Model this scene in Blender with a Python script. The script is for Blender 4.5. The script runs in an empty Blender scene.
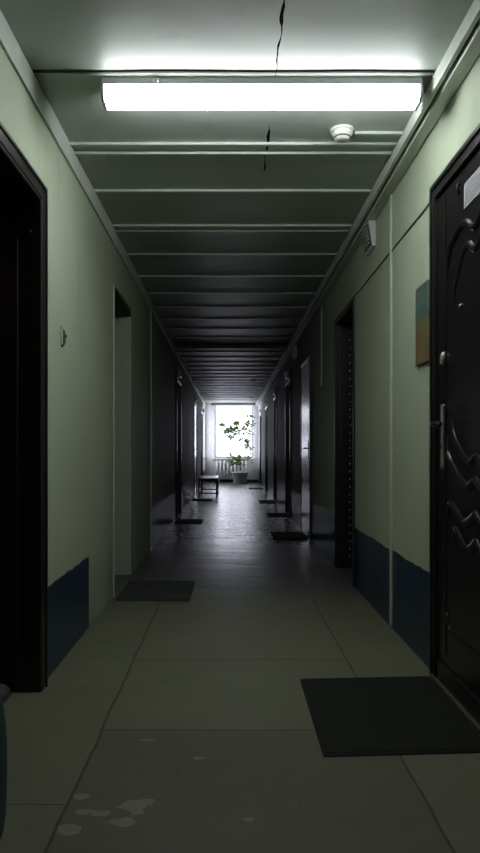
import bpy, bmesh, math, random
from mathutils import Vector, noise

random.seed(7)
S = bpy.context.scene
C = S.collection

# ------------------------------------------------------------------ dimensions (metres)
F = 700.0                       # focal length in pixels of the 480x853 frame
XL, XR = -0.80, 0.915           # wall planes
H = 2.52                        # ceiling
YE = 22.4                       # end wall
YB = -3.0                       # wall behind the camera
BACK = 0.42                     # total wall depth

# ------------------------------------------------------------------ mesh helpers
class MB:
    def __init__(self):
        self.v, self.f, self.s = [], [], []

    def add(self, vs, fs, smooth=False):
        b = len(self.v)
        self.v += [tuple(p) for p in vs]
        for f in fs:
            self.f.append(tuple(b + i for i in f))
            self.s.append(smooth)
        return self

    def box(self, x0, x1, y0, y1, z0, z1):
        x0, x1 = sorted((x0, x1)); y0, y1 = sorted((y0, y1)); z0, z1 = sorted((z0, z1))
        vs = [(x0, y0, z0), (x1, y0, z0), (x1, y1, z0), (x0, y1, z0),
              (x0, y0, z1), (x1, y0, z1), (x1, y1, z1), (x0, y1, z1)]
        return self.add(vs, [(0, 3, 2, 1), (4, 5, 6, 7), (0, 1, 5, 4), (1, 2, 6, 5), (2, 3, 7, 6), (3, 0, 4, 7)])

    def hexa(self, b, t):
        """eight corners: bottom loop (ccw from above) and top loop"""
        return self.add(list(b) + list(t), [(3, 2, 1, 0), (4, 5, 6, 7), (0, 1, 5, 4), (1, 2, 6, 5), (2, 3, 7, 6), (3, 0, 4, 7)])

    def prism(self, prof, axis, a0, a1):
        """2-D profile swept along an axis; axis 'y': prof=(x,z); 'x': prof=(y,z); 'z': prof=(x,y)"""
        def P(p, a):
            if axis == 'y': return (p[0], a, p[1])
            if axis == 'x': return (a, p[0], p[1])
            return (p[0], p[1], a)
        n = len(prof)
        vs = [P(p, a0) for p in prof] + [P(p, a1) for p in prof]
        fs = [tuple(range(n))[::-1], tuple(range(n, 2 * n))]
        for i in range(n):
            j = (i + 1) % n
            fs.append((i, j, n + j, n + i))
        return self.add(vs, fs)

    def tube(self, pts, r, seg=8, cap=True):
        pts = [Vector(p) for p in pts]
        n = len(pts)
        rs = r if isinstance(r, (list, tuple)) else [r] * n
        rings = []
        up = Vector((0, 0, 1))
        t0 = (pts[1] - pts[0]).normalized()
        if abs(t0.dot(up)) > 0.95: up = Vector((1, 0, 0))
        nrm = (up - t0 * up.dot(t0)).normalized()
        for i, p in enumerate(pts):
            if i == 0: t = pts[1] - pts[0]
            elif i == n - 1: t = pts[-1] - pts[-2]
            else: t = (pts[i + 1] - p).normalized() + (p - pts[i - 1]).normalized()
            t = t.normalized() if t.length > 1e-9 else t0
            nrm = nrm - t * nrm.dot(t)
            nrm = nrm.normalized()
            bn = t.cross(nrm)
            rings.append([p + (nrm * math.cos(2 * math.pi * k / seg) + bn * math.sin(2 * math.pi * k / seg)) * rs[i] for k in range(seg)])
        vs = [q for ring in rings for q in ring]
        fs = []
        for i in range(n - 1):
            for k in range(seg):
                k2 = (k + 1) % seg
                fs.append((i * seg + k, i * seg + k2, (i + 1) * seg + k2, (i + 1) * seg + k))
        if cap:
            fs.append(tuple(range(seg))[::-1]); fs.append(tuple((n - 1) * seg + k for k in range(seg)))
        return self.add(vs, fs, True)

    def lathe(self, prof, c, seg=24, axis='z', sx=1.0, sy=1.0):
        """profile (r, h) revolved about an axis through c"""
        vs, fs = [], []
        n = len(prof)
        for (r, h) in prof:
            for k in range(seg):
                a = 2 * math.pi * k / seg
                u, w = r * math.cos(a) * sx, r * math.sin(a) * sy
                if axis == 'z': p = (c[0] + u, c[1] + w, c[2] + h)
                elif axis == 'x': p = (c[0] + h, c[1] + u, c[2] + w)
                else: p = (c[0] + u, c[1] + h, c[2] + w)
                vs.append(p)
        for i in range(n - 1):
            for k in range(seg):
                k2 = (k + 1) % seg
                fs.append((i * seg + k, i * seg + k2, (i + 1) * seg + k2, (i + 1) * seg + k))
        fs.append(tuple(range(seg))[::-1]); fs.append(tuple((n - 1) * seg + k for k in range(seg)))
        return self.add(vs, fs, True)


def obj(name, mb, mat, parent=None, bevel=0.0, seg=2, subsurf=0):
    off = Vector((0, 0, 0))
    q = parent
    while q is not None:
        off += q.location
        q = q.parent
    me = bpy.data.meshes.new(name)
    me.from_pydata([tuple(Vector(p) - off) for p in mb.v], [], mb.f)
    me.polygons.foreach_set('use_smooth', mb.s)
    bm = bmesh.new(); bm.from_mesh(me)
    bmesh.ops.recalc_face_normals(bm, faces=bm.faces)
    bm.to_mesh(me); bm.free()
    me.materials.append(mat)
    o = bpy.data.objects.new(name, me)
    C.objects.link(o)
    o.parent = parent
    if bevel:
        m = o.modifiers.new('soft', 'BEVEL'); m.width = bevel; m.segments = seg; m.limit_method = 'ANGLE'; m.angle_limit = math.radians(40)
    if subsurf:
        m = o.modifiers.new('sub', 'SUBSURF'); m.levels = subsurf; m.render_levels = subsurf
    return o


def tag(o, label, cat, group=None, kind=None):
    o['label'] = label
    o['category'] = cat
    if group: o['group'] = group
    if kind: o['kind'] = kind
    return o


def root(name, loc, label, cat, group=None, kind=None):
    o = bpy.data.objects.new(name, None)
    o.empty_display_size = 0.1
    o.location = loc
    C.objects.link(o)
    return tag(o, label, cat, group, kind)


def dup(src, loc, label, group=None):
    r = src.copy(); C.objects.link(r); r.location = loc
    r['label'] = label
    if group: r['group'] = group
    for ch in list(src.children):
        c = ch.copy(); C.objects.link(c); c.parent = r
        for g in list(ch.children):
            d = g.copy(); C.objects.link(d); d.parent = c
    return r

# ------------------------------------------------------------------ material helpers
class NT:
    def __init__(self, name):
        self.m = bpy.data.materials.new(name); self.m.use_nodes = True
        self.t = self.m.node_tree
        self.b = self.t.nodes['Principled BSDF']
        self._pos = None

    def n(self, typ, **kw):
        nd = self.t.nodes.new(typ)
        for k, v in kw.items(): setattr(nd, k, v)
        return nd

    def l(self, a, b): self.t.links.new(a, b)

    def pos(self):
        if self._pos is None: self._pos = self.n('ShaderNodeTexCoord').outputs['Object']
        return self._pos

    def xyz(self):
        s = self.n('ShaderNodeSeparateXYZ'); self.l(self.pos(), s.inputs[0]); return s.outputs

    def _in(self, sock, v):
        if hasattr(v, 'is_output'): self.l(v, sock)
        elif isinstance(v, (tuple, list)) and len(v) == 3 and sock.type == 'RGBA': sock.default_value = (*v, 1)
        else: sock.default_value = v

    def math(self, op, a, b=0.0, clamp=False):
        nd = self.n('ShaderNodeMath', operation=op); nd.use_clamp = clamp
        self._in(nd.inputs[0], a); self._in(nd.inputs[1], b)
        return nd.outputs[0]

    def noise(self, scale, detail=3.0, rough=0.55, vec=None, dist=0.0):
        nd = self.n('ShaderNodeTexNoise')
        nd.inputs['Scale'].default_value = scale; nd.inputs['Detail'].default_value = detail
        nd.inputs['Roughness'].default_value = rough; nd.inputs['Distortion'].default_value = dist
        self.l(vec if vec is not None else self.pos(), nd.inputs['Vector'])
        return nd.outputs['Fac']

    def stretch(self, s):
        nd = self.n('ShaderNodeVectorMath', operation='MULTIPLY')
        self.l(self.pos(), nd.inputs[0]); nd.inputs[1].default_value = s
        return nd.outputs[0]

    def smooth(self, v, a, b):
        nd = self.n('ShaderNodeMapRange', interpolation_type='SMOOTHSTEP')
        self._in(nd.inputs[0], v); nd.inputs[1].default_value = a; nd.inputs[2].default_value = b
        return nd.outputs[0]

    def mix(self, f, a, b):
        nd = self.n('ShaderNodeMix', data_type='RGBA')
        self._in(nd.inputs[0], f); self._in(nd.inputs[6], a); self._in(nd.inputs[7], b)
        return nd.outputs[2]

    def bump(self, h, strength=0.2, dist=0.01):
        nd = self.n('ShaderNodeBump'); nd.inputs['Strength'].default_value = strength; nd.inputs['Distance'].default_value = dist
        self.l(h, nd.inputs['Height']); self.l(nd.outputs[0], self.b.inputs['Normal'])

    def set(self, **kw):
        for k, v in kw.items(): self._in(self.b.inputs[k.replace('_', ' ')], v)


def simple(name, col, rough=0.5, metal=0.0, var=0.12, scale=12.0, bump=0.0, bscale=60.0, spec=0.5, coat=0.0):
    t = NT(name)
    lo = tuple(c * (1 - var) for c in col); hi = tuple(min(1, c * (1 + var)) for c in col)
    t.set(Base_Color=t.mix(t.noise(scale), lo, hi), Roughness=rough, Metallic=metal)
    t.b.inputs['Specular IOR Level'].default_value = spec
    if coat: t.b.inputs['Coat Weight'].default_value = coat
    if bump: t.bump(t.noise(bscale), bump, 0.004)
    return t.m


def wall_material(name, zd, ranges):
    t = NT(name)
    x, y, z = t.xyz()
    big = t.noise(0.9, 3.0)
    drips = t.noise(5.0, 3.0, vec=t.stretch((1, 1, 0.12)))
    fine = t.noise(22.0, 4.0)
    green = t.mix(t.smooth(big, 0.3, 0.7), (0.43, 0.490, 0.360), (0.50, 0.555, 0.415))
    green = t.mix(t.math('MULTIPLY', t.smooth(drips, 0.55, 0.75), 0.25), green, (0.30, 0.36, 0.26))
    green = t.mix(t.math('MULTIPLY', t.smooth(fine, 0.66, 0.72), 0.35), green, (0.30, 0.31, 0.26))
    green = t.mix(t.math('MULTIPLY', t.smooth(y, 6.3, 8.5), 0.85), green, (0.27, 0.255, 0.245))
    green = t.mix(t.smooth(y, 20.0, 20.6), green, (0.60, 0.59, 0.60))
    low_dark = t.math('MULTIPLY', t.smooth(z, 0.5, 0.0), 0.3)  # wall colour gets darker towards the floor
    green = t.mix(low_dark, green, (0.22, 0.23, 0.18))
    wob = t.math('MULTIPLY', t.math('SUBTRACT', t.noise(7.0, 2.0), 0.5), 0.03)
    zz = t.math('ADD', z, wob)
    mask = t.smooth(zz, zd + 0.002, zd - 0.002)
    rm = None
    for a, b in ranges:
        r = t.math('MULTIPLY', t.math('GREATER_THAN', y, a), t.math('LESS_THAN', y, b))
        rm = r if rm is None else t.math('ADD', rm, r, True)
    mask = t.math('MULTIPLY', mask, rm)
    blue = t.mix(t.smooth(t.noise(3.0), 0.3, 0.7), (0.010, 0.031, 0.066), (0.015, 0.043, 0.084))
    blue = t.mix(t.math('MULTIPLY', t.smooth(fine, 0.68, 0.72), 0.4), blue, (0.08, 0.10, 0.12))
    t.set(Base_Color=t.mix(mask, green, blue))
    t.set(Roughness=t.math('ADD', 0.70, t.math('MULTIPLY', mask, -0.34)))
    t.set(Specular_IOR_Level=t.math('ADD', 0.18, t.math('MULTIPLY', mask, 0.30)))
    h = t.math('ADD', t.math('MULTIPLY', t.noise(2.2), 0.7), t.math('MULTIPLY', fine, 0.12))
    t.bump(h, 0.30, 0.02)
    return t.m


def ceiling_material():
    t = NT('ceiling_paint')
    x, y, z = t.xyz()
    base = t.mix(t.smooth(t.noise(1.4), 0.3, 0.7), (0.345, 0.385, 0.34), (0.41, 0.45, 0.405))
    base = t.mix(t.math('MULTIPLY', t.smooth(t.noise(6.0, 4.0), 0.6, 0.75), 0.35), base, (0.22, 0.24, 0.19))
    # longitudinal crack with leak stains
    wx = t.math('ADD', x, t.math('MULTIPLY', t.math('SUBTRACT', t.noise(5.0, 2.0), 0.5), 0.035))
    d = t.math('ABSOLUTE', t.math('SUBTRACT', wx, 0.184))
    width = t.math('MULTIPLY', t.smooth(t.noise(4.5, 3.0, vec=t.stretch((0.1, 1, 1))), 0.42, 0.62), 0.006)
    width = t.math('ADD', width, 0.0015)
    crack = t.math('LESS_THAN', d, width)
    on = t.math('ADD', t.math('LESS_THAN', y, 2.84),
                t.math('MULTIPLY', t.math('GREATER_THAN', y, 3.27), t.math('LESS_THAN', y, 3.80)), True)
    crack = t.math('MULTIPLY', crack, on)
    t.set(Base_Color=t.mix(crack, base, (0.004, 0.004, 0.003)), Roughness=t.math('ADD', 0.45, t.math('MULTIPLY', crack, 0.5)))
    t.set(Specular_IOR_Level=t.math('SUBTRACT', 0.5, t.math('MULTIPLY', crack, 0.48)))
    t.bump(t.noise(3.0, 3.0), 0.25, 0.02)
    return t.m


def floor_material():
    t = NT('floor_covering')
    x, y, z = t.xyz()
    # slight waviness of the sheet edges
    wv = t.math('MULTIPLY', t.math('SUBTRACT', t.noise(3.0, 2.0), 0.5), 0.02)
    xw, yw = t.math('ADD', x, wv), t.math('ADD', y, wv)
    near = t.math('LESS_THAN', yw, 5.05)
    centre = t.math('MULTIPLY', t.math('GREATER_THAN', xw, -0.46), t.math('LESS_THAN', xw, 0.558))
    n1 = t.noise(2.5, 4.0); n2 = t.noise(14.0, 5.0)
    sage = t.mix(n1, (0.125, 0.128, 0.080), (0.180, 0.182, 0.118))
    brown = t.mix(n1, (0.105, 0.096, 0.068), (0.140, 0.128, 0.092))
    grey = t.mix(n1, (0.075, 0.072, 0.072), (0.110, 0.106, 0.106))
    front = t.math('MULTIPLY', t.math('LESS_THAN', yw, 2.51), centre)
    col = t.mix(front, sage, brown)
    mid = t.math('MULTIPLY', t.math('MULTIPLY', t.math('GREATER_THAN', yw, 3.36), t.math('LESS_THAN', yw, 4.12)), centre)
    col = t.mix(t.math('MULTIPLY', mid, 0.5), col, (0.175, 0.165, 0.115))
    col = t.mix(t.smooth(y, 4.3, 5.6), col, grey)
    # worn pale patches and dirt
    col = t.mix(t.math('MULTIPLY', t.smooth(n2, 0.60, 0.75), 0.30), col, (0.06, 0.055, 0.04))
    wa = t.noise(20.0, 3.0)
    for (px, py, rx, ry) in ((-0.258, 1.975, 0.050, 0.042), (-0.385, 1.935, 0.050, 0.022), (-0.297, 1.885, 0.045, 0.022),
                             (-0.425, 1.85, 0.040, 0.025), (-0.430, 2.03, 0.022, 0.022), (-0.29, 2.42, 0.030, 0.012), (0.05, 1.90, 0.018, 0.012), (-0.10, 2.28, 0.022, 0.010)):
        dx = t.math('DIVIDE', t.math('SUBTRACT', x, px), rx)
        dy = t.math('DIVIDE', t.math('SUBTRACT', y, py), ry)
        d = t.math('ADD', t.math('POWER', dx, 2.0), t.math('POWER', dy, 2.0))
        d = t.math('ADD', d, t.math('MULTIPLY', t.math('SUBTRACT', wa, 0.5), 4.5))
        col = t.mix(t.math('MULTIPLY', t.smooth(d, 1.0, 0.70), 0.8), col, (0.25, 0.245, 0.18))
    specks = t.smooth(t.noise(33.0, 2.0), 0.735, 0.76)
    col = t.mix(t.math('MULTIPLY', specks, 0.6), col, (0.02, 0.02, 0.015))
    # joints between the sheets
    def line(v, at, w): return t.math('LESS_THAN', t.math('ABSOLUTE', t.math('SUBTRACT', v, at)), w)
    ymax = t.math('LESS_THAN', y, 4.75)
    j = t.math('MULTIPLY', t.math('MAXIMUM', line(xw, -0.46, 0.005), line(xw, 0.558, 0.0045)), ymax)
    for yy in (2.51, 3.36, 4.12):
        j = t.math('MAXIMUM', j, t.math('MULTIPLY', line(yw, yy, 0.004), centre))
    j = t.math('MAXIMUM', j, t.math('MULTIPLY', line(yw, 1.98, 0.003), t.math('LESS_THAN', xw, -0.46)))
    j = t.math('MAXIMUM', j, t.math('MULTIPLY', line(yw, 5.06, 0.003), centre))
    col = t.mix(t.math('MULTIPLY', j, 0.75), col, (0.012, 0.012, 0.010))
    far = t.smooth(y, 3.6, 8.0)
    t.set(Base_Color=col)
    rough = t.math('SUBTRACT', 0.55, t.math('MULTIPLY', far, 0.27))
    rough = t.math('ADD', rough, t.math('MULTIPLY', t.math('SUBTRACT', n2, 0.5), 0.15))
    t.set(Roughness=rough)
    waves = t.noise(2.4, 1.5, vec=t.stretch((0.6, 1.6, 1)), dist=0.5)
    h = t.math('ADD', t.math('MULTIPLY', waves, t.math('ADD', 0.12, t.math('MULTIPLY', far, 1.1))), t.math('MULTIPLY', n2, 0.04))
    t.bump(h, 0.45, 0.03)
    return t.m


def emission(name, col, strength):
    t = NT(name)
    t.set(Base_Color=(0.9, 0.9, 0.9), Roughness=0.4)
    fac = t.mix(t.noise(0.8), tuple(c * 0.98 for c in col), col)
    t.l(fac, t.b.inputs['Emission Color'])
    t.b.inputs['Emission Strength'].default_value = strength
    return t.m


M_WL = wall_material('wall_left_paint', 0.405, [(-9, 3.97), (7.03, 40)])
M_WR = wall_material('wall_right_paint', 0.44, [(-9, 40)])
M_CEIL = ceiling_material()
M_FLOOR = floor_material()
M_BATTEN = simple('batten_paint', (0.50, 0.55, 0.50), 0.40, bump=0.15, bscale=30)
M_BEAM = simple('beam_paint', (0.58, 0.62, 0.56), 0.42, bump=0.15, bscale=25)
M_DARKGAP = simple('dark_gap_fill', (0.02, 0.02, 0.018), 0.8)  # near-black fill for the right-hand slot and the ceiling seam
M_WHITEWALL = simple('end_wall_paint', (0.80, 0.79, 0.80), 0.5, bump=0.1)
M_BASE = simple('dark_skirting', (0.05, 0.045, 0.045), 0.5)
M_FRAME = simple('dark_brown_casing', (0.020, 0.018, 0.016), 0.34, bump=0.08)
M_LEAF = simple('black_brown_door_leaf', (0.011, 0.010, 0.010), 0.30, var=0.2)
M_RED = simple('red_brown_leaf', (0.045, 0.012, 0.008), 0.45, var=0.3)
M_BLACK = simple('black_leatherette', (0.006, 0.006, 0.006), 0.45, bump=0.3, bscale=40)
M_JAMBG = simple('green_jamb_paint', (0.38, 0.43, 0.34), 0.45, bump=0.1)
M_SOFFIT = simple('shadowed_soffit', (0.10, 0.085, 0.05), 0.7)  # dark brown paints the shadow under the recess lintel
M_GREYDOOR = simple('grey_metal_door', (0.22, 0.22, 0.225), 0.22, metal=0.5, var=0.05)
M_BROWNDOOR = simple('brown_painted_door', (0.035, 0.026, 0.022), 0.22, var=0.2)
M_PALEDOOR = simple('pale_glossy_door', (0.30, 0.29, 0.28), 0.16, var=0.1, bump=0.25, bscale=9)
M_CHROME = simple('worn_chrome', (0.42, 0.415, 0.39), 0.33, metal=0.55, var=0.06)
M_STEELDARK = simple('dark_steel', (0.05, 0.05, 0.05), 0.35, metal=0.8)
M_NAIL = simple('bright_nail_head', (0.85, 0.85, 0.82), 0.25, metal=0.2)
M_CONCRETE = simple('threshold_concrete', (0.07, 0.07, 0.06), 0.75, var=0.3, bump=0.4, bscale=50)
M_TUBE = emission('lit_diffuser', (0.95, 0.99, 1.0), 23.0)
M_LAMPW = simple('lamp_white_metal', (0.62, 0.64, 0.62), 0.4, var=0.04)
M_PLASTIC = simple('white_plastic', (0.62, 0.62, 0.58), 0.4, var=0.05)
M_DUCT = simple('white_cable_duct', (0.50, 0.53, 0.47), 0.4, var=0.08)
M_GREYPL = simple('dark_grille', (0.06, 0.06, 0.06), 0.5)
M_CABLE = simple('dark_cable', (0.13, 0.15, 0.105), 0.6)
M_MAT = simple('green_black_rubber_mat', (0.0145, 0.0175, 0.012), 0.85, var=0.25, scale=60, spec=0.2, bump=0.6, bscale=160)
M_MATEDGE = simple('mat_rubber_edge', (0.014, 0.0155, 0.012), 0.75, spec=0.25)
M_MATGREEN = simple('dull_green_mat', (0.040, 0.048, 0.036), 0.85, var=0.25, scale=60, bump=0.6, bscale=160)
M_MATBLACK = simple('black_mat', (0.007, 0.007, 0.007), 0.9, var=0.3, scale=60, bump=0.6, bscale=160)
M_BENCHSEAT = simple('bench_seat_vinyl', (0.10, 0.095, 0.09), 0.28, var=0.1)
M_BENCHFRAME = simple('bench_black_steel', (0.010, 0.010, 0.010), 0.4)
M_POT = simple('white_plastic_tub', (0.62, 0.61, 0.58), 0.45)
M_SOIL = simple('potting_soil', (0.03, 0.02, 0.012), 0.95, bump=0.8)
M_STEM = simple('green_brown_stem', (0.10, 0.09, 0.05), 0.7)
M_LEAFG = simple('plant_leaf_green', (0.14, 0.22, 0.08), 0.45, var=0.35, scale=5)
_t = M_LEAFG.node_tree
_tl = _t.nodes.new('ShaderNodeBsdfTranslucent'); _tl.inputs[0].default_value = (0.20, 0.30, 0.09, 1)
_mx = _t.nodes.new('ShaderNodeMixShader'); _mx.inputs[0].default_value = 0.42
_t.links.new(_t.nodes['Principled BSDF'].outputs[0], _mx.inputs[1]); _t.links.new(_tl.outputs[0], _mx.inputs[2])
_t.links.new(_mx.outputs[0], _t.nodes['Material Output'].inputs['Surface'])
M_RAD = simple('radiator_white_enamel', (0.78, 0.78, 0.78), 0.4)
M_WINFRAME = simple('window_white_paint', (0.80, 0.80, 0.80), 0.4, var=0.03)
M_PAPER = simple('paper', (0.48, 0.47, 0.50), 0.7, var=0.05)
M_INK = simple('faded_ink', (0.30, 0.29, 0.31), 0.8)
M_SIGN = simple('white_sign_enamel', (0.75, 0.75, 0.76), 0.18, var=0.03)
M_BAG = simple('dark_teal_fabric', (0.008, 0.045, 0.055), 0.45, var=0.25, bump=0.3, bscale=25)

g = NT('window_glass')
tr = g.n('ShaderNodeBsdfTransparent'); gl = g.n('ShaderNodeBsdfGlossy'); gl.inputs['Roughness'].default_value = 0.03
mx = g.n('ShaderNodeMixShader'); mx.inputs[0].default_value = 0.06
dirt = g.math('ADD', 0.04, g.math('MULTIPLY', g.noise(4.0), 0.05)); g.l(dirt, mx.inputs[0])
g.l(tr.outputs[0], mx.inputs[1]); g.l(gl.outputs[0], mx.inputs[2])
g.l(mx.outputs[0], g.t.nodes['Material Output'].inputs['Surface'])
M_GLASS = g.m

p = NT('poster_print')
px_, py_, pz_ = p.xyz()
nn = p.noise(7.0, 2.0)
u = p.math('ADD', pz_, p.math('MULTIPLY', p.math('SUBTRACT', nn, 0.5), 0.16))
c1 = p.mix(p.smooth(nn, 0.42, 0.56), (0.17, 0.165, 0.075), (0.21, 0.11, 0.065))
c2 = p.mix(p.smooth(p.noise(12.0), 0.40, 0.60), (0.07, 0.125, 0.125), (0.13, 0.19, 0.145))
p.set(Base_Color=p.mix(p.smooth(u, 0.16, 0.22), c1, c2), Roughness=0.35)
M_POSTER = p.m

# ------------------------------------------------------------------ setting: floor, ceiling, walls
tag(obj('floor', MB().box(XL - BACK - 0.05, XR + BACK + 0.05, YB - 0.2, YE + 0.45, -0.2, 0.0), M_FLOOR),
    'worn olive grey sheet floor of the long corridor with glossy far end', 'floor', kind='structure')
tag(obj('ceiling', MB().box(XL - BACK - 0.05, XR + BACK + 0.05, YB - 0.2, YE + 0.45, H, H + 0.2), M_CEIL),
    'stained pale green panel ceiling with a dark crack near the lamp', 'ceiling', kind='structure')


def wall(side, openings, mat, label, win=None):
    """openings: (y0, y1, z1, depth)"""
    s = -1 if side == 'left' else 1
    x = XL if side == 'left' else XR
    mb = MB()
    y = YB
    for (y0, y1, z1, d) in sorted(openings):
        mb.box(x, x + s * BACK, y, y0, 0, H)
        mb.box(x, x + s * BACK, y0, y1, z1, H)
        mb.box(x + s * d, x + s * BACK, y0, y1, 0, z1)
        y = y1
    a, b_ = win
    mb.box(x, x + s * BACK, y, a, 0, H).box(x, x + s * BACK, b_, YE + 0.1, 0, H)
    mb.box(x, x + s * BACK, a, b_, 0, 0.80).box(x, x + s * BACK, a, b_, 2.36, H)
    return tag(obj('wall_' + side, mb, mat), label, 'wall', kind='structure')


L1, L2, L3, L4, L5 = (2.03, 2.915), (4.81, 5.67), (10.42, 11.30), (15.6, 16.5), (19.3, 20.2)
SW = (21.0, 22.28)     # side window, left, added to light the end wall
SE = (21.62, 22.28)    # side window, right, added to light the end wall
R1, R2, R3, R4, R5, R6, R7 = (2.10, 3.045), (5.13, 6.02), (7.95, 8.85), (10.55, 11.4), (13.7, 14.5), (17.0, 17.9), (20.4, 21.3)
wall('left', [(*L1, 2.05, 0.20), (*L2, 2.15, 0.26), (*L3, 2.06, 0.10), (*L4, 2.06, 0.08), (*L5, 2.06, 0.08)], M_WL,
     'left corridor wall in pale green paint with a blue lower band', SW)
wall('right', [(*R1, 2.10, 0.06), (*R2, 2.125, 0.28), (*R3, 2.06, 0.08), (*R4, 2.06, 0.10), (*R5, 2.06, 0.10), (*R6, 2.06, 0.10), (*R7, 2.06, 0.10)], M_WR,
     'right corridor wall in pale green paint with a blue lower band', SE)
tag(obj('wall_back', MB().box(XL - BACK, XR + BACK, YB - 0.2, YB, 0, H), M_JAMBG), 'green wall closing the corridor behind the viewer', 'wall', kind='structure')

WX0, WX1, WZ0, WZ1 = -0.50, 0.745, 0.775, 2.495
mb = MB()
mb.box(XL - BACK, WX0, YE, YE + 0.4, 0, H).box(WX1, XR + BACK, YE, YE + 0.4, 0, H)
mb.box(WX0, WX1, YE, YE + 0.4, 0, WZ0).box(WX0, WX1, YE, YE + 0.4, WZ1, H)
tag(obj('wall_end', mb, M_WHITEWALL), 'pale end wall around the bright window', 'wall', kind='structure')
tag(obj('baseboard_end', MB().box(XL, XR, YE - 0.025, YE, 0, 0.09), M_BASE, bevel=0.006), 'dark skirting along the end wall under the radiator', 'baseboard', kind='structure')

# window with frame, mullion, transom, sill, pane
w = root('window_1', (0.12, YE + 0.2, WZ0), 'overexposed white window filling the end wall of the corridor', 'window', kind='structure')
fy0, fy1 = YE + 0.16, YE + 0.23
mb = MB().box(WX0, WX0 + 0.06, fy0, fy1, WZ0, WZ1).box(WX1 - 0.06, WX1, fy0, fy1, WZ0, WZ1)
mb.box(WX0 + 0.06, WX1 - 0.06, fy0, fy1, WZ0, WZ0 + 0.06).box(WX0 + 0.06, WX1 - 0.06, fy0, fy1, WZ1 - 0.06, WZ1)
obj('window_frame', mb, M_WINFRAME, w, bevel=0.008)
obj('mullion', MB().box(0.12, 0.145, fy0, fy1, WZ0 + 0.06, WZ1 - 0.06), M_WINFRAME, w, bevel=0.006)
obj('transom', MB().box(0.145, WX1 - 0.06, fy0, fy1, 2.08, 2.10), M_WINFRAME, w, bevel=0.006)
obj('glass_pane', MB().box(WX0 + 0.05, WX1 - 0.05, YE + 0.193, YE + 0.198, WZ0 + 0.05, WZ1 - 0.05), M_GLASS, w)
obj('window_sill', MB().box(WX0 - 0.05, WX1 + 0.05, YE - 0.10, YE + 0.20, WZ0 - 0.04, WZ0), M_WINFRAME, w, bevel=0.01)
tag(obj('trim_1', MB().box(-0.60, 0.79, YE - 0.22, YE - 0.02, WZ1 - 0.03, H - 0.002), M_BASE, bevel=0.006),
    'dark pelmet strip over the end window', 'pelmet', kind='structure')

for n_, s_, (a, b_), lab in ((2, -1, SW, 'side window added at the far end of the left wall to light the end wall'), (3, 1, SE, 'narrow side window added at the far end of the right wall to light the end wall')):
    x = XL if s_ < 0 else XR
    sw = root('window_%d' % n_, (x + s_ * .2, (a + b_) / 2, .8), lab, 'window', kind='structure')
    xa, xb = x + s_ * .16, x + s_ * .22
    mb = MB().box(xa, xb, a, a + .05, .8, 2.36).box(xa, xb, b_ - .05, b_, .8, 2.36).box(xa, xb, a + .05, b_ - .05, .8, .85).box(xa, xb, a + .05, b_ - .05, 2.31, 2.36)
    obj('window_frame', mb, M_WINFRAME, sw, bevel=0.008)
    obj('glass_pane', MB().box(x + s_ * .188, x + s_ * .192, a + .04, b_ - .04, .84, 2.32), M_GLASS, sw)
    obj('window_sill', MB().box(x - s_ * .03, x + s_ * .16, a, b_, .80, .815), M_WINFRAME, sw, bevel=0.004)

# left cove strip and right double beam
tag(obj('trim_2', MB().box(XL + 0.002, XL + 0.013, YB, YE, 2.416, H - 0.002), simple('cove_paint', (0.68, 0.72, 0.66), 0.45), bevel=0.004), 'pale strip where the left wall meets the ceiling', 'moulding', kind='structure')
tag(obj('trim_3', MB().box(0.820, 0.840, YB, YE, 2.455, H - 0.002), M_BEAM, bevel=0.004), 'slim pale ceiling edge strip beside the dark slot on the right', 'moulding', kind='structure')
tag(obj('trim_4', MB().box(0.853, XR - 0.002, YB, YE, 2.447, H - 0.03), M_BEAM, bevel=0.006), 'pale boxed strip along the top of the right wall', 'moulding', kind='structure')
tag(obj('trim_5', MB().box(0.838, XR - 0.001, YB, YE, H - 0.03, H - 0.001), M_DARKGAP), 'dark slot between the two strips above the right wall', 'moulding', kind='structure')

# battens across the ceiling
k = 6
def batten(y, w_, h_, mat=M_BATTEN, wob=0.003):
    global k
    mb = MB()
    n = 14
    x0, x1 = XL + 0.014, 0.818
    for i in range(n):
        a, b = x0 + (x1 - x0) * i / n, x0 + (x1 - x0) * (i + 1) / n
        ya = y + wob * noise.noise((a * 3, y, 0)); yb = y + wob * noise.noise((b * 3, y, 0))
        mb.hexa([(a, ya, H - h_), (b, yb, H - h_), (b, yb + w_, H - h_), (a, ya + w_, H - h_)],
                [(a, ya, H - .001), (b, yb, H - .001), (b, yb + w_, H - .001), (a, ya + w_, H - .001)])
    tag(obj('trim_%d' % k, mb, mat), 'narrow batten across the ceiling over a panel joint', 'batten', group='ceiling battens across the corridor', kind='structure')
    k += 1
batten(2.795, 0.012, 0.006, M_DARKGAP, 0.01)
for y in (3.44, 4.06, 4.69, 5.37, 6.05, 6.70, 7.35, 8.0, 8.65, 9.3):
    batten(y, 0.022, 0.014)
    if y in (3.44, 4.69): batten(y + 0.10, 0.016, 0.017)
y = 10.65
while y < 22.0:
    batten(y, 0.05, 0.018, M_BEAM)
    y += 0.62
tag(obj('trim_%d' % k, MB().box(XL + 0.026, 0.818, 9.95, 10.15, H - 0.06, H - 0.001), M_BASE, bevel=0.005), 'dark shallow beam crossing the ceiling halfway down the corridor', 'beam', kind='structure')

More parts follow.
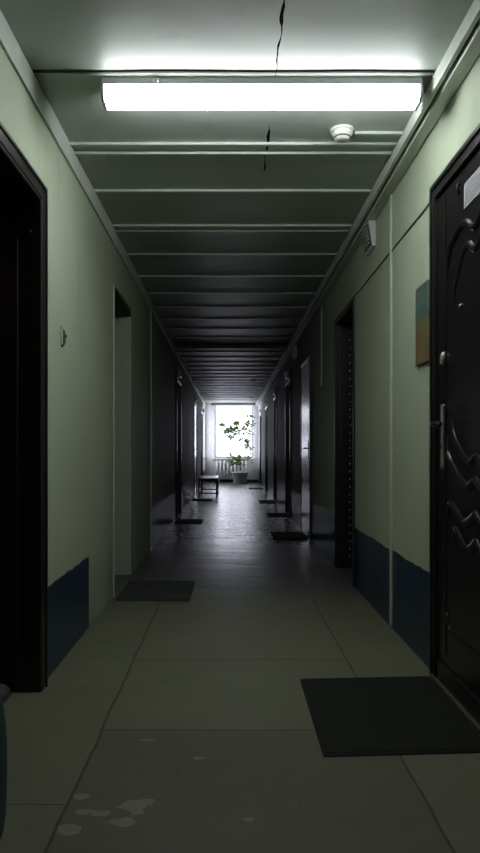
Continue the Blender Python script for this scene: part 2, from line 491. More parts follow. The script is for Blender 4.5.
# ------------------------------------------------------------------ doors
def casing(side, o, z1, w_, t, mat, parent, depth=0.0):
    """flat casing round an opening, standing t proud of the wall, lining the reveal to depth"""
    s = -1 if side == 'left' else 1
    x = XL if side == 'left' else XR
    a, b = x - s * t, x + s * depth
    y0, y1 = o
    mb = MB()
    mb.box(a, x - s * 0.0005, y0 - w_, y0, 0, z1 + w_).box(a, x - s * 0.0005, y1, y1 + w_, 0, z1 + w_).box(a, x - s * 0.0005, y0, y1, z1, z1 + w_)
    if depth:
        e = 0.018
        mb.box(a, b, y0, y0 + e, 0, z1).box(a, b, y1 - e, y1, 0, z1).box(a, b, y0 + e, y1 - e, z1 - e, z1)
    return obj('door_frame', mb, mat, parent, bevel=0.006)

# door 1 (right, near): embossed black-brown metal door
d = root('door_1', (XR, sum(R1) / 2, 0), 'dark embossed metal entrance door with chrome handle nearest on the right', 'door', kind='structure')
casing('right', R1, 2.10, 0.068, 0.022, M_FRAME, d)
mb = MB().box(XR - 0.030, XR - 0.022, R1[0] - .066, R1[0] - .045, 0, 2.166).box(XR - 0.030, XR - 0.022, R1[1] + .045, R1[1] + .066, 0, 2.166).box(XR - 0.030, XR - 0.022, R1[0] - .045, R1[1] + .045, 2.145, 2.166)
mb.box(XR - 0.027, XR - 0.022, R1[1] + .002, R1[1] + .010, 0, 2.10).box(XR - 0.027, XR - 0.022, R1[0] - .045, R1[1] + .01, 2.10, 2.108)
obj('casing_ridge', mb, M_FRAME, d, bevel=0.003)
LX = XR - 0.012           # face of the leaf
lf = obj('door_leaf', MB().box(LX, XR + 0.05, R1[0] + .004, R1[1] - .004, 0.105, 2.094), M_LEAF, d, bevel=0.006)
obj('door_lining', MB().box(XR + 0.052, XR + 0.058, R1[0] + .001, R1[1] - .001, 0.0, 2.099), M_BLACK, d)
mb = MB()
mb.box(LX - 0.004, LX + .001, R1[1] - 0.125, R1[1] - 0.119, 0.15, 2.06).box(LX - 0.004, LX + .001, R1[0] + 0.119, R1[0] + 0.125, 0.15, 2.06)
obj('raised_edge', mb, M_LEAF, lf, bevel=0.002)
CY = 2.572
def sweep(half, closed_to=None, r=0.011, x=LX - 0.002):
    full = [(CY + dy, z) for dy, z in half] + [(CY - dy, z) for dy, z in reversed(half)]
    return [(x, y_, z_) for y_, z_ in full]
def smoothpts(pts, n=4):
    out = []
    P = [Vector(q) for q in pts]
    for i in range(len(P) - 1):
        a = P[max(i - 1, 0)]; b = P[i]; c = P[i + 1]; e = P[min(i + 2, len(P) - 1)]
        for j in range(n):
            t = j / n
            out.append(0.5 * ((2 * b) + (c - a) * t + (2 * a - 5 * b + 4 * c - e) * t * t + (3 * b - a - 3 * c + e) * t ** 3))
    out.append(P[-1])
    return out
up_top = [(.340, 1.66), (.338, 1.70), (.334, 1.743), (.312, 1.795), (.287, 1.833), (.268, 1.842), (.244, 1.849), (.190, 1.870), (.142, 1.877), (.105, 1.873), (.078, 1.863), (.04, 1.838), (0.004, 1.825)]
up_bot = [(.336, 1.06), (.332, 1.03), (.321, .988), (.285, .953), (.244, .930), (.165, .890), (.09, .867), (.05, .873), (.004, .893)]
mb = MB()
def taper(pts, r):
    n_ = len(pts)
    return [r * min(1.0, 0.25 + 6.0 * min(i_, n_ - 1 - i_) / n_) for i_ in range(n_)]
for pts_, r_, x_ in ((up_top, .017, LX + .003), ([(a * 0.80, z - 0.08 - 0.12 * (a / 0.34) ** 2) for a, z in up_top], .020, LX + .010),
                     (up_bot, .017, LX + .003), ([(a * 0.82, z + 0.09) for a, z in up_bot], .020, LX + .011)):
    q_ = smoothpts(sweep(pts_, x=x_))
    mb.tube(q_, taper(q_, r_), 10)
obj('upper_panel', mb, M_LEAF, lf)
lo_top = [(.334, .66), (.330, .70), (.318, .755), (.285, .785), (.244, .772), (.19, .748), (.128, .726), (.068, .736), (.03, .752), (.004, .765)]
mb = MB()
for pts_, r_, x_ in ((lo_top, .017, LX + .003), ([(a * .8, z - .10) for a, z in lo_top], .020, LX + .010)):
    q_ = smoothpts(sweep(pts_, x=x_))
    mb.tube(q_, taper(q_, r_), 10)
q_ = [(LX + .002, CY + .334, .33), (LX + .002, CY + .334, .29), (LX + .002, CY + .305, .26), (LX + .002, CY - .305, .26), (LX + .002, CY - .334, .29), (LX + .002, CY - .334, .33)]
mb.tube(q_, .011, 8)
obj('lower_panel', mb, M_LEAF, lf)
# furniture
hp = obj('handle_plate', MB().box(LX - 0.016, LX, 2.920, 2.955, 0.925, 1.195), M_CHROME, lf, bevel=0.006, seg=3)
obj('lever_handle', MB().tube(smoothpts([(LX - .010, 2.94, 1.115), (LX - .045, 2.94, 1.115), (LX - .060, 2.925, 1.113), (LX - .062, 2.88, 1.108), (LX - .058, 2.82, 1.104)]), [.011] * 9 + [.010, .010, .009, .009, .008, .008, .007, .006], 8), M_STEELDARK, hp)
obj('key_rim', MB().lathe([(.006, -.018), (.008, -.018), (.008, -.012), (.005, -.012)], (LX, 2.938, 1.02), 12, 'x'), M_STEELDARK, hp)
obj('lock_cover', MB().lathe([(.001, -.020), (.010, -.019), (.016, -.012), (.018, 0.0)], (LX, 2.94, 1.385), 16, 'x', 1.0, 1.9), M_CHROME, lf)
obj('peephole', MB().lathe([(.002, -.010), (.006, -.011), (.009, -.008), (.011, 0.0)], (LX, 2.73, 1.565), 14, 'x'), M_CHROME, lf)
obj('hook', MB().tube(smoothpts([(LX - .001, 2.742, 2.045), (LX - .010, 2.742, 2.042), (LX - .011, 2.742, 2.022), (LX - .006, 2.742, 2.014), (LX - .013, 2.74, 2.006)]), 0.005, 7), M_STEELDARK, lf)
th = obj('threshold', MB().box(XR - 0.016, XR + 0.05, R1[0], R1[1], 0, 0.10), M_FRAME, d, bevel=0.006)
obj('sill_edge', MB().box(XR - 0.034, XR - 0.016, R1[0] - .06, R1[1] + .06, 0, 0.018), M_CONCRETE, th, bevel=0.005)

# door 2 (left, near): black recess with brown leaf
d = root('door_2', (XL, sum(L1) / 2, 0), 'black doorway with dark casing and red brown leaf nearest on the left', 'door', kind='structure')
casing('left', L1, 2.05, 0.066, 0.020, M_FRAME, d, depth=0.19)
mb = MB().box(XL - 0.001, XL + 0.026, L1[1] + .048, L1[1] + .064, 0, 2.114).box(XL - 0.001, XL + 0.026, L1[0] - .064, L1[0] - .048, 0, 2.114).box(XL - .001, XL + .026, L1[0] - .048, L1[1] + .048, 2.098, 2.114)
obj('casing_ridge', mb, M_FRAME, d, bevel=0.003)
lf = obj('door_leaf', MB().box(XL - 0.19, XL - 0.15, L1[0] + .019, L1[1] - .019, 0.05, 2.03), M_RED, d, bevel=0.004)
mb = MB()
for (za, zb) in ((0.25, 0.95), (1.10, 1.80)):
    ya, yb = L1[0] + .16, L1[1] - .16
    mb.tube([(XL - .149, ya, za), (XL - .149, yb, za), (XL - .149, yb, zb), (XL - .149, ya, zb), (XL - .149, ya, za)], 0.012, 6)
obj('leaf_panel', mb, M_RED, lf)
mb = MB().box(XL - 0.148, XL - 0.075, L1[1] - .034, L1[1] - .019, 0.05, 1.90).box(XL - 0.148, XL - 0.02, L1[1] - .036, L1[1] - .019, 1.90, 1.915)
obj('inner_stop', mb, M_FRAME, d, bevel=0.003)
prof = [(XL - 0.19, 0.0), (XL - 0.19, 0.05), (XL - 0.135, 0.05), (XL - 0.115, 0.045), (XL - 0.10, 0.030), (XL - 0.092, 0.0)]
obj('threshold', MB().prism(prof, 'y', L1[0] + .018, L1[1] - .05), M_CONCRETE, d, bevel=0.006)

# door 3 (left recess with green jamb)
d = root('door_3', (XL, sum(L2) / 2, 0), 'recessed doorway painted green over the dull green mat on the left', 'door', kind='structure')
lf = obj('door_leaf', MB().box(XL - 0.255, XL - 0.21, L2[0] + .016, L2[1] - .016, 0.01, 2.08), M_BROWNDOOR, d, bevel=0.005)
obj('door_handle', MB().tube(smoothpts([(XL - .212, L2[0] + .09, 1.0), (XL - .165, L2[0] + .09, 1.0), (XL - .16, L2[0] + .11, 1.0), (XL - .16, L2[0] + .20, 1.0)]), 0.009, 8), M_STEELDARK, lf)
mb = MB()
mb.box(XL - 0.209, XL - 0.001, L2[1] - .015, L2[1] - .001, 0, 2.085).box(XL - 0.209, XL - 0.001, L2[0] + .001, L2[0] + .015, 0, 2.085)
obj('jamb_lining', mb, M_JAMBG, d)
obj('lintel_board', MB().hexa([(XL - .255, L2[0] + .001, 2.083), (XL - 0.001, L2[0] + .001, 2.146), (XL - 0.001, L2[1] - .001, 2.086), (XL - .255, L2[1] - .001, 2.083)],
                              [(XL - .255, L2[0] + .001, 2.149), (XL - 0.001, L2[0] + .001, 2.149), (XL - 0.001, L2[1] - .001, 2.149), (XL - .255, L2[1] - .001, 2.149)]), M_SOFFIT, d)
obj('edge_bead', MB().box(XL - .001, XL + 0.008, L2[0] - .016, L2[0], 0, 2.15), M_BATTEN, d, bevel=0.003)

# door 4 (right recess with black studded upholstery)
d = root('door_4', (XR, sum(R2) / 2, 0), 'black upholstered doorway with a column of bright nail heads on the right', 'door', kind='structure')
casing('right', R2, 2.11, 0.020, 0.014, M_FRAME, d, depth=0.27)
lf = obj('door_leaf', MB().box(XR + 0.23, XR + 0.27, R2[0] + .019, R2[1] - .019, 0.01, 2.085), M_BLACK, d, bevel=0.008)
up = obj('padded_panel', MB().box(XR + 0.012, XR + 0.228, R2[1] - .045, R2[1] - .0185, 0.02, 2.075), M_BLACK, d, bevel=0.012, seg=3)
mb = MB()
zz = 0.10
while zz < 2.02:
    mb.lathe([(.0075, 0.0), (.0066, -.005), (.003, -.008), (.0006, -.0085)], (XR + 0.110 + random.uniform(-.003, .003), R2[1] - .045, zz), 8, 'y')
    zz += 0.066
obj('nail', mb, M_NAIL, up)

# plainer doors further along the corridor
def plain_door(n, side, o, leafmat, framemat, label, proud=0.0, rec=0.05, hinge_near=True, panels=True, handle=M_STEELDARK, fw=0.055):
    s = -1 if side == 'left' else 1
    x = XL if side == 'left' else XR
    d = root('door_%d' % n, (x, sum(o) / 2, 0), label, 'door', kind='structure')
    casing(side, o, 2.06, fw, 0.016, framemat, d, depth=rec + 0.03)
    xa = x + s * rec if not proud else x - s * proud
    lf = obj('door_leaf', MB().box(xa, xa + s * 0.04, o[0] + .02, o[1] - .02, 0.012, 2.04), leafmat, d, bevel=0.004)
    if panels:
        mb = MB()
        for za, zb in ((0.22, 0.92), (1.06, 1.88)):
            ya, yb = o[0] + .15, o[1] - .15
            q = xa - s * 0.001
            mb.tube([(q, ya, za), (q, yb, za), (q, yb, zb), (q, ya, zb), (q, ya, za)], 0.009, 6)
        obj('leaf_panel', mb, leafmat, lf)
    hy = o[0] + .085 if hinge_near else o[1] - .085
    sg = 1 if hinge_near else -1
    pl = obj('handle_plate', MB().box(xa - s * 0.006, xa, hy - .018, hy + .018, .90, 1.12), handle, lf, bevel=0.003)
    obj('lever_handle', MB().tube([(xa - s * .005, hy, 1.03), (xa - s * .045, hy, 1.03), (xa - s * .05, hy + sg * .02, 1.03), (xa - s * .05, hy + sg * .12, 1.025)], 0.009, 7), handle, pl)
    return d
plain_door(5, 'right', R3, M_GREYDOOR, M_GREYDOOR, 'glossy grey metal door with dark lever on the right', proud=0.012, rec=0.03, panels=False, fw=0.03)
plain_door(6, 'right', R4, M_BROWNDOOR, M_FRAME, 'dark door just beyond the glossy grey metal door on the right')
plain_door(7, 'right', R5, M_BROWNDOOR, M_FRAME, 'dark door third from the end window on the right')
plain_door(8, 'right', R6, M_BROWNDOOR, M_FRAME, 'dark door second from the end window on the right')
plain_door(9, 'right', R7, M_BROWNDOOR, M_FRAME, 'dark door closest to the end window on the right')
plain_door(10, 'left', L3, M_BROWNDOOR, M_FRAME, 'dark door on the left behind the pale vertical duct')
plain_door(11, 'left', L4, M_PALEDOOR, M_FRAME, 'pale glossy door on the left beside the bench', proud=0.006, rec=0.03, panels=False, fw=0.04)
plain_door(12, 'left', L5, M_BROWNDOOR, M_FRAME, 'dark door closest to the end window on the left')

# ------------------------------------------------------------------ ceiling lamp and detectors
t = root('fluorescent_lamp', (0.125, 2.93, H), 'long lit white fluorescent lamp fixed across the ceiling', 'lamp')
lx0, lx1 = -0.525, 0.785
obj('mounting_base', MB().box(lx0 + .002, lx1 - .002, 2.842, 2.968, H - 0.030, H - 0.0005), M_LAMPW, t, bevel=0.003)
mb = MB().prism([(2.846, H - .030), (2.842, H - .040), (2.845, H - .068), (2.866, H - .088), (2.940, H - .088), (2.966, H - .068), (2.970, H - .040), (2.962, H - .030)], 'x', lx0 + .012, lx1 - .012)
obj('diffuser', mb, M_TUBE, t, bevel=0.006, seg=3)
for a, b in ((lx0, lx0 + .012), (lx1 - .012, lx1)):
    obj('end_cap', MB().prism([(2.844, H - .030), (2.838, H - .040), (2.841, H - .070), (2.864, H - .091), (2.942, H - .091), (2.970, H - .070), (2.974, H - .040), (2.964, H - .030)], 'x', a, b), M_LAMPW, t, bevel=0.003)
obj('fixing_clip', MB().lathe([(.010, -.010), (.012, -.006), (.012, 0.0)], (-0.300, 2.842, H - .014), 12, 'y').box(-.306, -.294, 2.833, 2.841, H - .034, H - .016), M_PLASTIC, t)

det = root('smoke_detector', (0.53, 3.31, H), 'round white smoke detector on the ceiling beside the lit lamp', 'smoke detector')
obj('detector_base', MB().lathe([(.052, -.012), (.057, -.010), (.057, -.0005)], (0.53, 3.31, H), 28), M_PLASTIC, det)
cup = obj('detector_cup', MB().lathe([(.012, -.052), (.030, -.050), (.036, -.044), (.038, -.034), (.046, -.030), (.050, -.022), (.050, -.012)], (0.53, 3.31, H), 28), M_PLASTIC, det)
obj('sensor_slot', MB().lathe([(.0385, -.042), (.040, -.041), (.040, -.036), (.0385, -.035)], (0.53, 3.31, H), 28), M_GREYPL, cup)
dup(det, (0.50, 14.9, H), 'smoke detector on the dim far ceiling, nearer of the two')
dup(det, (0.58, 19.6, H), 'smoke detector on the dim ceiling closest to the end window')
tag(obj('conduit', MB().box(0.592, 0.8195, 3.318, 3.342, H - 0.016, H - 0.001), M_BATTEN, bevel=0.003), 'short white conduit running from the smoke detector to the right wall', 'conduit')

# ------------------------------------------------------------------ wall fittings on the right
def speaker(y0, label):
    r = root('wall_speaker', (XR, y0, 2.28), label, 'speaker', 'loudspeaker boxes high on the right wall')
    y1 = y0 + 0.24
    b = [(XR - .022, y0, 2.285), (XR - .0005, y0, 2.285), (XR - .0005, y1, 2.285), (XR - .022, y1, 2.285)]
    tp = [(XR - .050, y0, 2.445), (XR - .0005, y0, 2.445), (XR - .0005, y1, 2.445), (XR - .050, y1, 2.445)]
    h = obj('housing', MB().hexa(b, tp), M_PLASTIC, r, bevel=0.004)
    def P(u, v, o):   # point on the sloping front
        x = XR - .022 - .028 * v - o
        return (x, y0 + u * (y1 - y0), 2.285 + .16 * v)
    mb = MB().hexa([P(.08, .10, .005), P(.08, .10, -.001), P(.92, .10, -.001), P(.92, .10, .005)], [P(.08, .90, .005), P(.08, .90, -.001), P(.92, .90, -.001), P(.92, .90, .005)])
    gr = obj('grille', mb, M_GREYPL, r, bevel=0.002)
    mb = MB()
    for i in range(5):
        v = .22 + .14 * i
        mb.tube([P(.16, v, .006), P(.84, v, .006)], .004, 6)
    obj('grille_bar', mb, M_PLASTIC, gr)
    return r
sp = speaker(4.38, 'small white loudspeaker box high on the right wall beside the tall white duct')
dup(sp, (XR, 9.55, 2.28), 'dim loudspeaker box high on the right wall beyond the grey metal door')

def duct(x, s, y, z0, z1, label, w_=0.022):
    return tag(obj('cable_duct', MB().box(x, x - s * 0.013, y - w_ / 2, y + w_ / 2, z0, z1), M_DUCT, bevel=0.003), label, 'cable duct')
duct(XR - .0005, 1, 3.95, 0.012, 2.446, 'tall white cable duct from ceiling to floor beside the near right door', 0.026)
duct(XR - .0005, 1, 6.95, 1.65, 2.446, 'short pale cable duct ending mid-wall past the studded black doorway')
duct(XL + .0005, -1, 7.03, 0.0, 2.415, 'pale vertical cable duct on the left wall past the green recess')
pts = [(XR - .004, y_, 2.130 + 0.004 * noise.noise((y_ * 4, 0, 3))) for y_ in [3.19 + i * 0.1 for i in range(8)] + [3.933]]
tag(obj('cable', MB().tube(pts, 0.0045, 6), M_CABLE), 'thin dark cable from the near right door casing to the tall white duct', 'cable')
pts = [(XR - .004, y_, 2.131 + 0.004 * noise.noise((y_ * 4, 0, 5))) for y_ in [3.967 + i * 0.115 for i in range(11)]]
tag(obj('cable', MB().tube(pts, 0.0045, 6), M_CABLE), 'thin dark cable from the tall white duct to the studded black doorway', 'cable')

ps = root('wall_picture', (XR, 3.30, 1.415), 'small teal and orange board hung on the right wall beside the embossed door', 'picture')
obj('print', MB().box(XR - .012, XR - .0005, 3.205, 3.41, 1.415, 1.785), M_POSTER, ps, bevel=0.002)
obj('backing_edge', MB().box(XR - .0135, XR - .0005, 3.204, 3.411, 1.410, 1.416), M_GREYPL, ps)

nt = root('paper_notice', (LX - .001, 2.6, 1.93), 'white paper notice with faded lines stuck high on the embossed door', 'notice')
obj('sheet', MB().box(LX - .004, LX - .0005, 2.50, 2.69, 1.930, 2.024), M_PAPER, nt)
mb = MB()
for i, z_ in enumerate((2.010, 1.998, 1.986, 1.974, 1.962, 1.950, 1.940)):
    y_ = 2.678
    yend = 2.515 if i not in (0, 6) else 2.56
    if i == 0: y_ = 2.655
    while y_ > yend:
        ln = random.uniform(.008, .026)
        mb.box(LX - .0047, LX - .0038, max(y_ - ln, yend), y_, z_ - .0022, z_ + .0022)
        y_ -= ln + .006
obj('printed_text', mb, M_INK, nt)

# ------------------------------------------------------------------ wall fittings on the left
M_BELL = simple('doorbell_shadow_cover', (0.055, 0.065, 0.04), 0.5)  # dark olive paints the shadow on the bell's far side
bl = root('doorbell', (XL, 3.325, 1.50), 'small curved doorbell with its shadow painted dark and a pale edge on the left wall beside the black doorway', 'doorbell')
mb = MB()
prof = [(3.300, .006), (3.310, .015), (3.325, .019), (3.340, .015), (3.350, .006)]
n = 10
vs, fs = [], []
for i in range(n + 1):
    a = i / n
    z_ = 1.492 + .092 * a
    e = math.sqrt(max(0.02, 1 - (2 * a - 1) ** 2))
    ring = [(XL + .0005, 3.325 - .022 * e, z_)] + [(XL + .001 + q * e * 1.1, 3.325 + (y_ - 3.325) * e * .88, z_) for y_, q in prof] + [(XL + .0005, 3.325 + .022 * e, z_)]
    vs += ring
m_ = len(ring)
for i in range(n):
    for j in range(m_):
        j2 = (j + 1) % m_
        fs.append((i * m_ + j, i * m_ + j2, (i + 1) * m_ + j2, (i + 1) * m_ + j))
fs += [tuple(range(m_))[::-1], tuple(n * m_ + j for j in range(m_))]
mb.add(vs, fs, False)
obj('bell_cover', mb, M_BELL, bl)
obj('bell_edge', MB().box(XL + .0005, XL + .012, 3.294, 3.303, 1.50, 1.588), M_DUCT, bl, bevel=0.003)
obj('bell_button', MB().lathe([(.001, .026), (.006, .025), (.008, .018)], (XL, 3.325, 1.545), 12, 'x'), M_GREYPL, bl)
tag(obj('light_switch', MB().box(XL + .0005, XL + .016, 18.7, 18.79, 1.32, 1.41).box(XL + .015, XL + .021, 18.72, 18.77, 1.335, 1.395), M_SIGN, bevel=0.003), 'white light switch on the far left wall near the end window', 'light switch')

# number plates above the far doors
def plate(side, y, z, label):
    s = -1 if side == 'left' else 1
    x = XL if side == 'left' else XR
    r = root('door_sign', (x, y, z), label, 'door plate', 'white plates above the far doors')
    b = obj('plate_face', MB().box(x - s * .0165, x - s * .052, y - .02, y + .20, z, z + .10), M_SIGN, r, bevel=0.004)
    return r
plate('left', 10.6, 2.125, 'white plate above the dark door behind the pale left duct')
plate('left', 15.7, 2.125, 'white plate above the pale glossy door beside the bench')
plate('left', 20.4, 2.125, 'white plate above the left door closest to the end window')
plate('right', 10.8, 2.125, 'dim plate above the dark door just beyond the grey metal door')
plate('right', 13.85, 2.125, 'bright plate above the third right door from the end window')
plate('right', 17.2, 2.125, 'bright plate above the second right door from the end window')
plate('right', 20.6, 2.125, 'bright plate above the right door closest to the end window')
tag(obj('paper_sign', MB().box(XR + .049, XR + .046, 10.72, 11.0, 1.50, 1.76), M_SIGN), 'white sheet on the dark door just beyond the grey metal door', 'sign')

# ------------------------------------------------------------------ mats
def mat(x0, x1, y0, y1, m, label, h=0.012, skew=0.0, rim=True):
    r = root('door_mat', ((x0 + x1) / 2, (y0 + y1) / 2, 0), label, 'mat', 'door mats along the corridor')
    mb = MB()
    e = 0.012
    b = [(x0, y0, .001), (x1, y0 + skew, .001), (x1, y1 + skew, .001), (x0, y1, .001)]
    if not rim:
        obj('pile', MB().hexa(b, [(p_[0], p_[1], h) for p_ in b]), m, r, bevel=0.004)
        return r
    i = [(x0 + e, y0 + e), (x1 - e, y0 + skew + e), (x1 - e, y1 + skew - e), (x0 + e, y1 - e)]
    obj('pile', MB().hexa([(a, c, .0015) for a, c in i], [(a, c, h) for a, c in i]), m, r)
    mb = MB()
    for q in range(4):
        q2 = (q + 1) % 4
        o1, o2, i1, i2 = b[q], b[q2], i[q], i[q2]
        mb.add([(o1[0], o1[1], .001), (o2[0], o2[1], .001), (i2[0], i2[1], .001), (i1[0], i1[1], .001),
                (o1[0], o1[1], .004), (o2[0], o2[1], .004), (i2[0], i2[1], h - .001), (i1[0], i1[1], h - .001)],
               [(3, 2, 1, 0), (4, 5, 6, 7), (0, 1, 5, 4), (1, 2, 6, 5), (2, 3, 7, 6), (3, 0, 4, 7)])
    obj('rubber_rim', mb, M_MATEDGE, r)
    return r
mat(0.305, 0.878, 2.285, 3.05, M_MAT, 'large dark mat with a rim in front of the embossed right door', skew=0.035)
mat(-0.765, -0.265, 4.67, 5.34, M_MATGREEN, 'dull green mat in front of the green left recess', rim=False)
mat(0.49, 0.88, 7.90, 8.50, M_MATBLACK, 'black mat in front of the glossy grey metal door', h=0.02, rim=False)
mat(0.58, 0.88, 10.65, 11.2, M_MATBLACK, 'black mat in front of the dark door beyond the grey metal door', rim=False)
mat(0.57, 0.88, 13.3, 14.1, M_MATBLACK, 'black mat at the third right door from the end window', rim=False)
mat(0.50, 0.88, 18.2, 18.9, M_MATBLACK, 'dark mat near the potted tree on the right', rim=False)
mat(-0.77, -0.385, 9.6, 10.15, M_MATBLACK, 'black mat on the left in front of the door behind the duct', rim=False)
mat(-0.77, -0.36, 14.0, 14.5, M_MATBLACK, 'dark mat on the left just in front of the bench', rim=False)

# ------------------------------------------------------------------ bench
b = root('bench', (-0.475, 15.7, 0), 'low black-framed bench against the far left wall', 'bench')
bx0, bx1, by0, by1, bh = -0.68, -0.268, 14.95, 16.5, 0.42
obj('seat', MB().box(bx0 - .01, bx1 + .01, by0 - .01, by1 + .01, bh - .035, bh), M_BENCHSEAT, b, bevel=0.01, seg=3)
mb = MB()
for x_ in (bx0, bx1 - .03):
    mb.box(x_, x_ + .03, by0, by1, bh - .065, bh - .035)
for y_ in (by0, by1 - .03):
    mb.box(bx0 + .03, bx1 - .03, y_, y_ + .03, bh - .065, bh - .035)
obj('seat_frame', mb, M_BENCHFRAME, b)
for x_ in (bx0, bx1 - .035):
    for y_ in (by0, by1 - .035):
        obj('leg', MB().box(x_, x_ + .035, y_, y_ + .035, 0.0, bh - .066), M_BENCHFRAME, b, bevel=0.003)
for y_ in (by0 + .005, by1 - .03):
    obj('crossbar', MB().box(bx0 + .036, bx1 - .036, y_, y_ + .025, .085, .11), M_BENCHFRAME, b)
obj('crossbar', MB().box(bx1 - .030, bx1 - .005, by0 + .036, by1 - .036, .085, .11), M_BENCHFRAME, b)

# ------------------------------------------------------------------ radiator
r = root('radiator', (0.05, YE - 0.11, 0.1), 'white cast iron radiator under the end window', 'radiator')
for i in range(9):
    x_ = -0.42 + i * 0.115
    mb = MB()
    ya, yb = YE - .17, YE - .06
    for yy in (ya, yb):
        mb.tube([(x_, yy, .15), (x_, yy, .63)], .024, 8)
    mb.tube(smoothpts([(x_, ya, .63), (x_, ya + .02, .66), (x_, yb - .02, .66), (x_, yb, .63)]), .026, 8)
    mb.tube(smoothpts([(x_, ya, .15), (x_, ya + .02, .12), (x_, yb - .02, .12), (x_, yb, .15)]), .026, 8)
    obj('section', mb, M_RAD, r)
obj('connecting_pipe', MB().tube([(-.44, YE - .115, .62), (.56, YE - .115, .62)], .02, 8).tube([(-.44, YE - .115, .16), (.56, YE - .115, .16)], .02, 8).tube([(-.44, YE - .115, .16), (-.55, YE - .115, .16), (-.55, YE - .06, .16), (-.55, YE - .06, 0.0)], .013, 8), M_RAD, r)
for x_ in (-.36, .44):
    obj('foot', MB().box(x_ - .02, x_ + .02, YE - .16, YE - .07, 0.0, .10), M_RAD, r)

# ------------------------------------------------------------------ potted tree
pc = (0.31, 21.75, 0.0)
r = root('potted_tree', pc, 'leafy tree in a white tub before the bright end window', 'potted plant')
pot = obj('pot', MB().lathe([(.20, 0.0), (.205, .01), (.235, .30), (.255, .305), (.258, .345), (.240, .35), (.225, .30), (.22, .29)], pc, 28), M_POT, r)
obj('soil', MB().lathe([(.219, .275), (.219, .30), (.10, .315), (.001, .318)], pc, 20), M_SOIL, r)
random.seed(21)
def px2(x, y, Y=21.75): return Vector(((x - 230) * Y / F, Y, 1 + (451 - y) * Y / F))
branches = [
    [px2(240.2, 471), px2(240.5, 455), px2(240.2, 440), px2(238.5, 432), px2(235, 428)],
    [px2(239.8, 445), px2(243, 436), px2(244.5, 428), px2(241, 420)],
    [px2(235.5, 429), px2(230, 431), px2(225, 429), px2(222.5, 425)],
    [px2(240.7, 470), px2(245.5, 455), px2(247, 440), px2(248.5, 425), px2(249.5, 416)],
    [px2(239.5, 470), px2(236, 462), px2(233, 458), px2(229, 454)],
    [px2(240.5, 470), px2(244, 462), px2(246, 459)],
    [px2(247, 441), px2(250, 436), px2(251.5, 430)],
    [px2(247, 446), px2(248.5, 450), px2(251, 450)],
]
mb = MB()
for i, br in enumerate(branches):
    q = [p_ + Vector((0, random.uniform(-.12, .12) * (j > 0), 0)) for j, p_ in enumerate(br)]
    q = smoothpts(q, 4)
    r0 = .010 if i in (0, 3) else .007
    mb.tube(q, [r0 * (1 - .6 * j / len(q)) for j in range(len(q))], 6)
obj('stem', mb, M_STEM, r)
leaves = MB()
def leaf(c, L, W):
    a = random.uniform(0, 2 * math.pi); tl = random.uniform(-.9, .5)
    d_ = Vector((math.cos(a) * math.cos(tl), math.sin(a) * math.cos(tl), math.sin(tl)))
    sd = d_.cross(Vector((random.uniform(-.5, .5), random.uniform(-.5, .5), 1))).normalized()
    nm = d_.cross(sd)
    pr = [(0, 0), (.25, .36), (.55, .5), (.82, .3), (1, 0)]
    ctr = [c + d_ * (L * t_) - nm * (L * .25 * t_ * t_) for t_, _ in pr]
    vs = [ctr[0]]
    for (t_, w_), m_ in list(zip(pr, ctr))[1:-1]:
        vs += [m_ + sd * (W * w_) + nm * .012, m_, m_ - sd * (W * w_) + nm * .012]
    vs.append(ctr[-1])
    fs = [(0, 1, 2), (0, 2, 3), (1, 4, 5, 2), (2, 5, 6, 3), (4, 7, 8, 5), (5, 8, 9, 6), (7, 10, 8), (8, 10, 9)]
    leaves.add(vs, fs, True)
clusters = [(222.5, 424, 16, .05), (226, 432, 16, .06), (231, 431, 14, .06), (236, 432, 18, .13), (240, 429, 13, .13), (234, 427, 9, .10), (238, 420.5, 6, .05), (245, 428, 12, .08),
            (249, 424, 14, .07), (250, 416, 8, .05), (247, 441, 14, .06), (248, 447, 10, .06), (249.5, 451, 6, .05), (233, 423, 6, .05), (232, 437, 6, .05),
            (235, 459, 60, .12), (232, 461, 30, .10), (239, 459, 40, .12), (246, 458, 22, .10), (229, 453.5, 8, .05), (249.5, 434, 6, .05), (243, 437, 4, .05)]
for (x_, y_, n_, sp_) in clusters:
    c0 = px2(x_, y_)
    for i in range(int(n_ * (1.6 if y_ < 452 else 0.7))):
        c = c0 + Vector((random.gauss(0, sp_ * .9), random.gauss(0, sp_), random.gauss(0, sp_ * .7)))
        c.y = min(c.y, YE - 0.28)
        leaf(c, random.uniform(.11, .19), random.uniform(.07, .11))
obj('foliage', leaves, M_LEAFG, r)

# ------------------------------------------------------------------ bag at the left edge
bg = root('bag', (-0.678, 1.75, 0), 'dark teal bulging bag cut off at the left edge of the picture', 'bag')
mb = MB()
prof = [(.090, 0.0), (.108, .012), (.114, .06), (.117, .13), (.1175, .19), (.116, .25), (.111, .31), (.104, .36), (.09, .395), (.06, .415), (.03, .425), (.024, .45), (.036, .475), (.030, .478), (.012, .452)]
vs, fs = [], []
seg = 28
for (r_, h_) in prof:
    for i in range(seg):
        a = 2 * math.pi * i / seg
        cs, sn = math.cos(a), math.sin(a)
        e = 0.75
        u_, w_ = math.copysign(abs(cs) ** e, cs), math.copysign(abs(sn) ** e, sn)
        wr = 1 + .03 * noise.noise((cs * 2, sn * 2, h_ * 9))
        vs.append((-0.678 + r_ * .88 * u_ * (1 if cs > .9 else wr), 1.75 + r_ * 1.3 * w_ * wr, h_))
n = len(prof)
for i in range(n - 1):
    for j in range(seg):
        j2 = (j + 1) % seg
        fs.append((i * seg + j, i * seg + j2, (i + 1) * seg + j2, (i + 1) * seg + j))
fs += [tuple(range(seg))[::-1], tuple((n - 1) * seg + j for j in range(seg))]
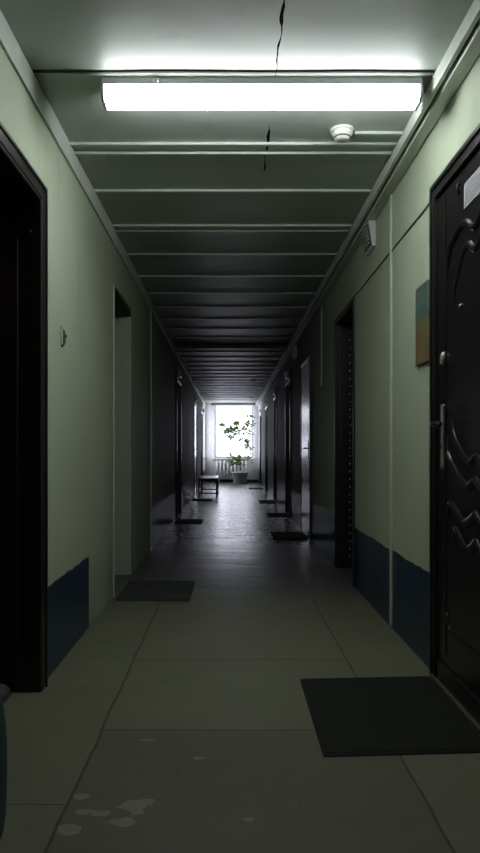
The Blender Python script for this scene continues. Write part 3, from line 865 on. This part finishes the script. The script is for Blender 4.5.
mb.add(vs, fs, True)
obj('sack', mb, M_BAG, bg)
obj('tie', MB().lathe([(.022, .440), (.030, .443), (.030, .456), (.022, .459)], (-0.678, 1.75, 0), 16), M_GREYPL, bg)

# ------------------------------------------------------------------ light from outside
W = bpy.data.worlds.new('overcast_sky'); S.world = W; W.use_nodes = True
bgn = W.node_tree.nodes['Background']
tc = W.node_tree.nodes.new('ShaderNodeTexCoord'); sx = W.node_tree.nodes.new('ShaderNodeSeparateXYZ')
rp = W.node_tree.nodes.new('ShaderNodeValToRGB')
W.node_tree.links.new(tc.outputs['Generated'], sx.inputs[0]); W.node_tree.links.new(sx.outputs[2], rp.inputs[0])
rp.color_ramp.elements[0].position = 0.0; rp.color_ramp.elements[0].color = (0.70, 0.72, 0.86, 1)
rp.color_ramp.elements[1].position = 0.25; rp.color_ramp.elements[1].color = (0.84, 0.86, 1.0, 1)
W.node_tree.links.new(rp.outputs[0], bgn.inputs[0])
bgn.inputs[1].default_value = 7.0
pl = bpy.data.lights.new('window_portal', 'AREA'); pl.shape = 'RECTANGLE'; pl.size = WX1 - WX0; pl.size_y = WZ1 - WZ0
pl.cycles.is_portal = True
po = bpy.data.objects.new('window_portal', pl); C.objects.link(po)
for s_, (a, b_) in ((-1, SW), (1, SE)):
    pl2 = bpy.data.lights.new('window_portal', 'AREA'); pl2.shape = 'RECTANGLE'; pl2.size = 1.56; pl2.size_y = b_ - a
    pl2.cycles.is_portal = True
    p2 = bpy.data.objects.new('window_portal', pl2); C.objects.link(p2)
    x = (XL if s_ < 0 else XR) + s_ * (BACK + .02)
    p2.location = (x, (a + b_) / 2, 1.58); p2.rotation_euler = (0, math.radians(90) * -s_ * -1, 0)
po.location = ((WX0 + WX1) / 2, YE + 0.42, (WZ0 + WZ1) / 2); po.rotation_euler = (math.radians(-90), 0, 0)

# ------------------------------------------------------------------ camera
cam = bpy.data.cameras.new('camera'); co = bpy.data.objects.new('camera', cam); C.objects.link(co)
co.location = (0, 0, 1.0); co.rotation_euler = (math.radians(90), 0, 0)
cam.sensor_width = 36.0; cam.sensor_fit = 'AUTO'
cam.lens = F * 36.0 / 853.0
cam.shift_x = 10.0 / 853.0
cam.shift_y = 24.5 / 853.0
cam.clip_start = 0.05; cam.clip_end = 200
S.camera = co

S.view_settings.view_transform = 'Standard'
S.view_settings.look = 'None'
S.view_settings.exposure = 0.0
S.cycles.max_bounces = 10
S.cycles.diffuse_bounces = 6
S.cycles.glossy_bounces = 5
S.cycles.sample_clamp_indirect = 6.0
S.cycles.use_denoising = True
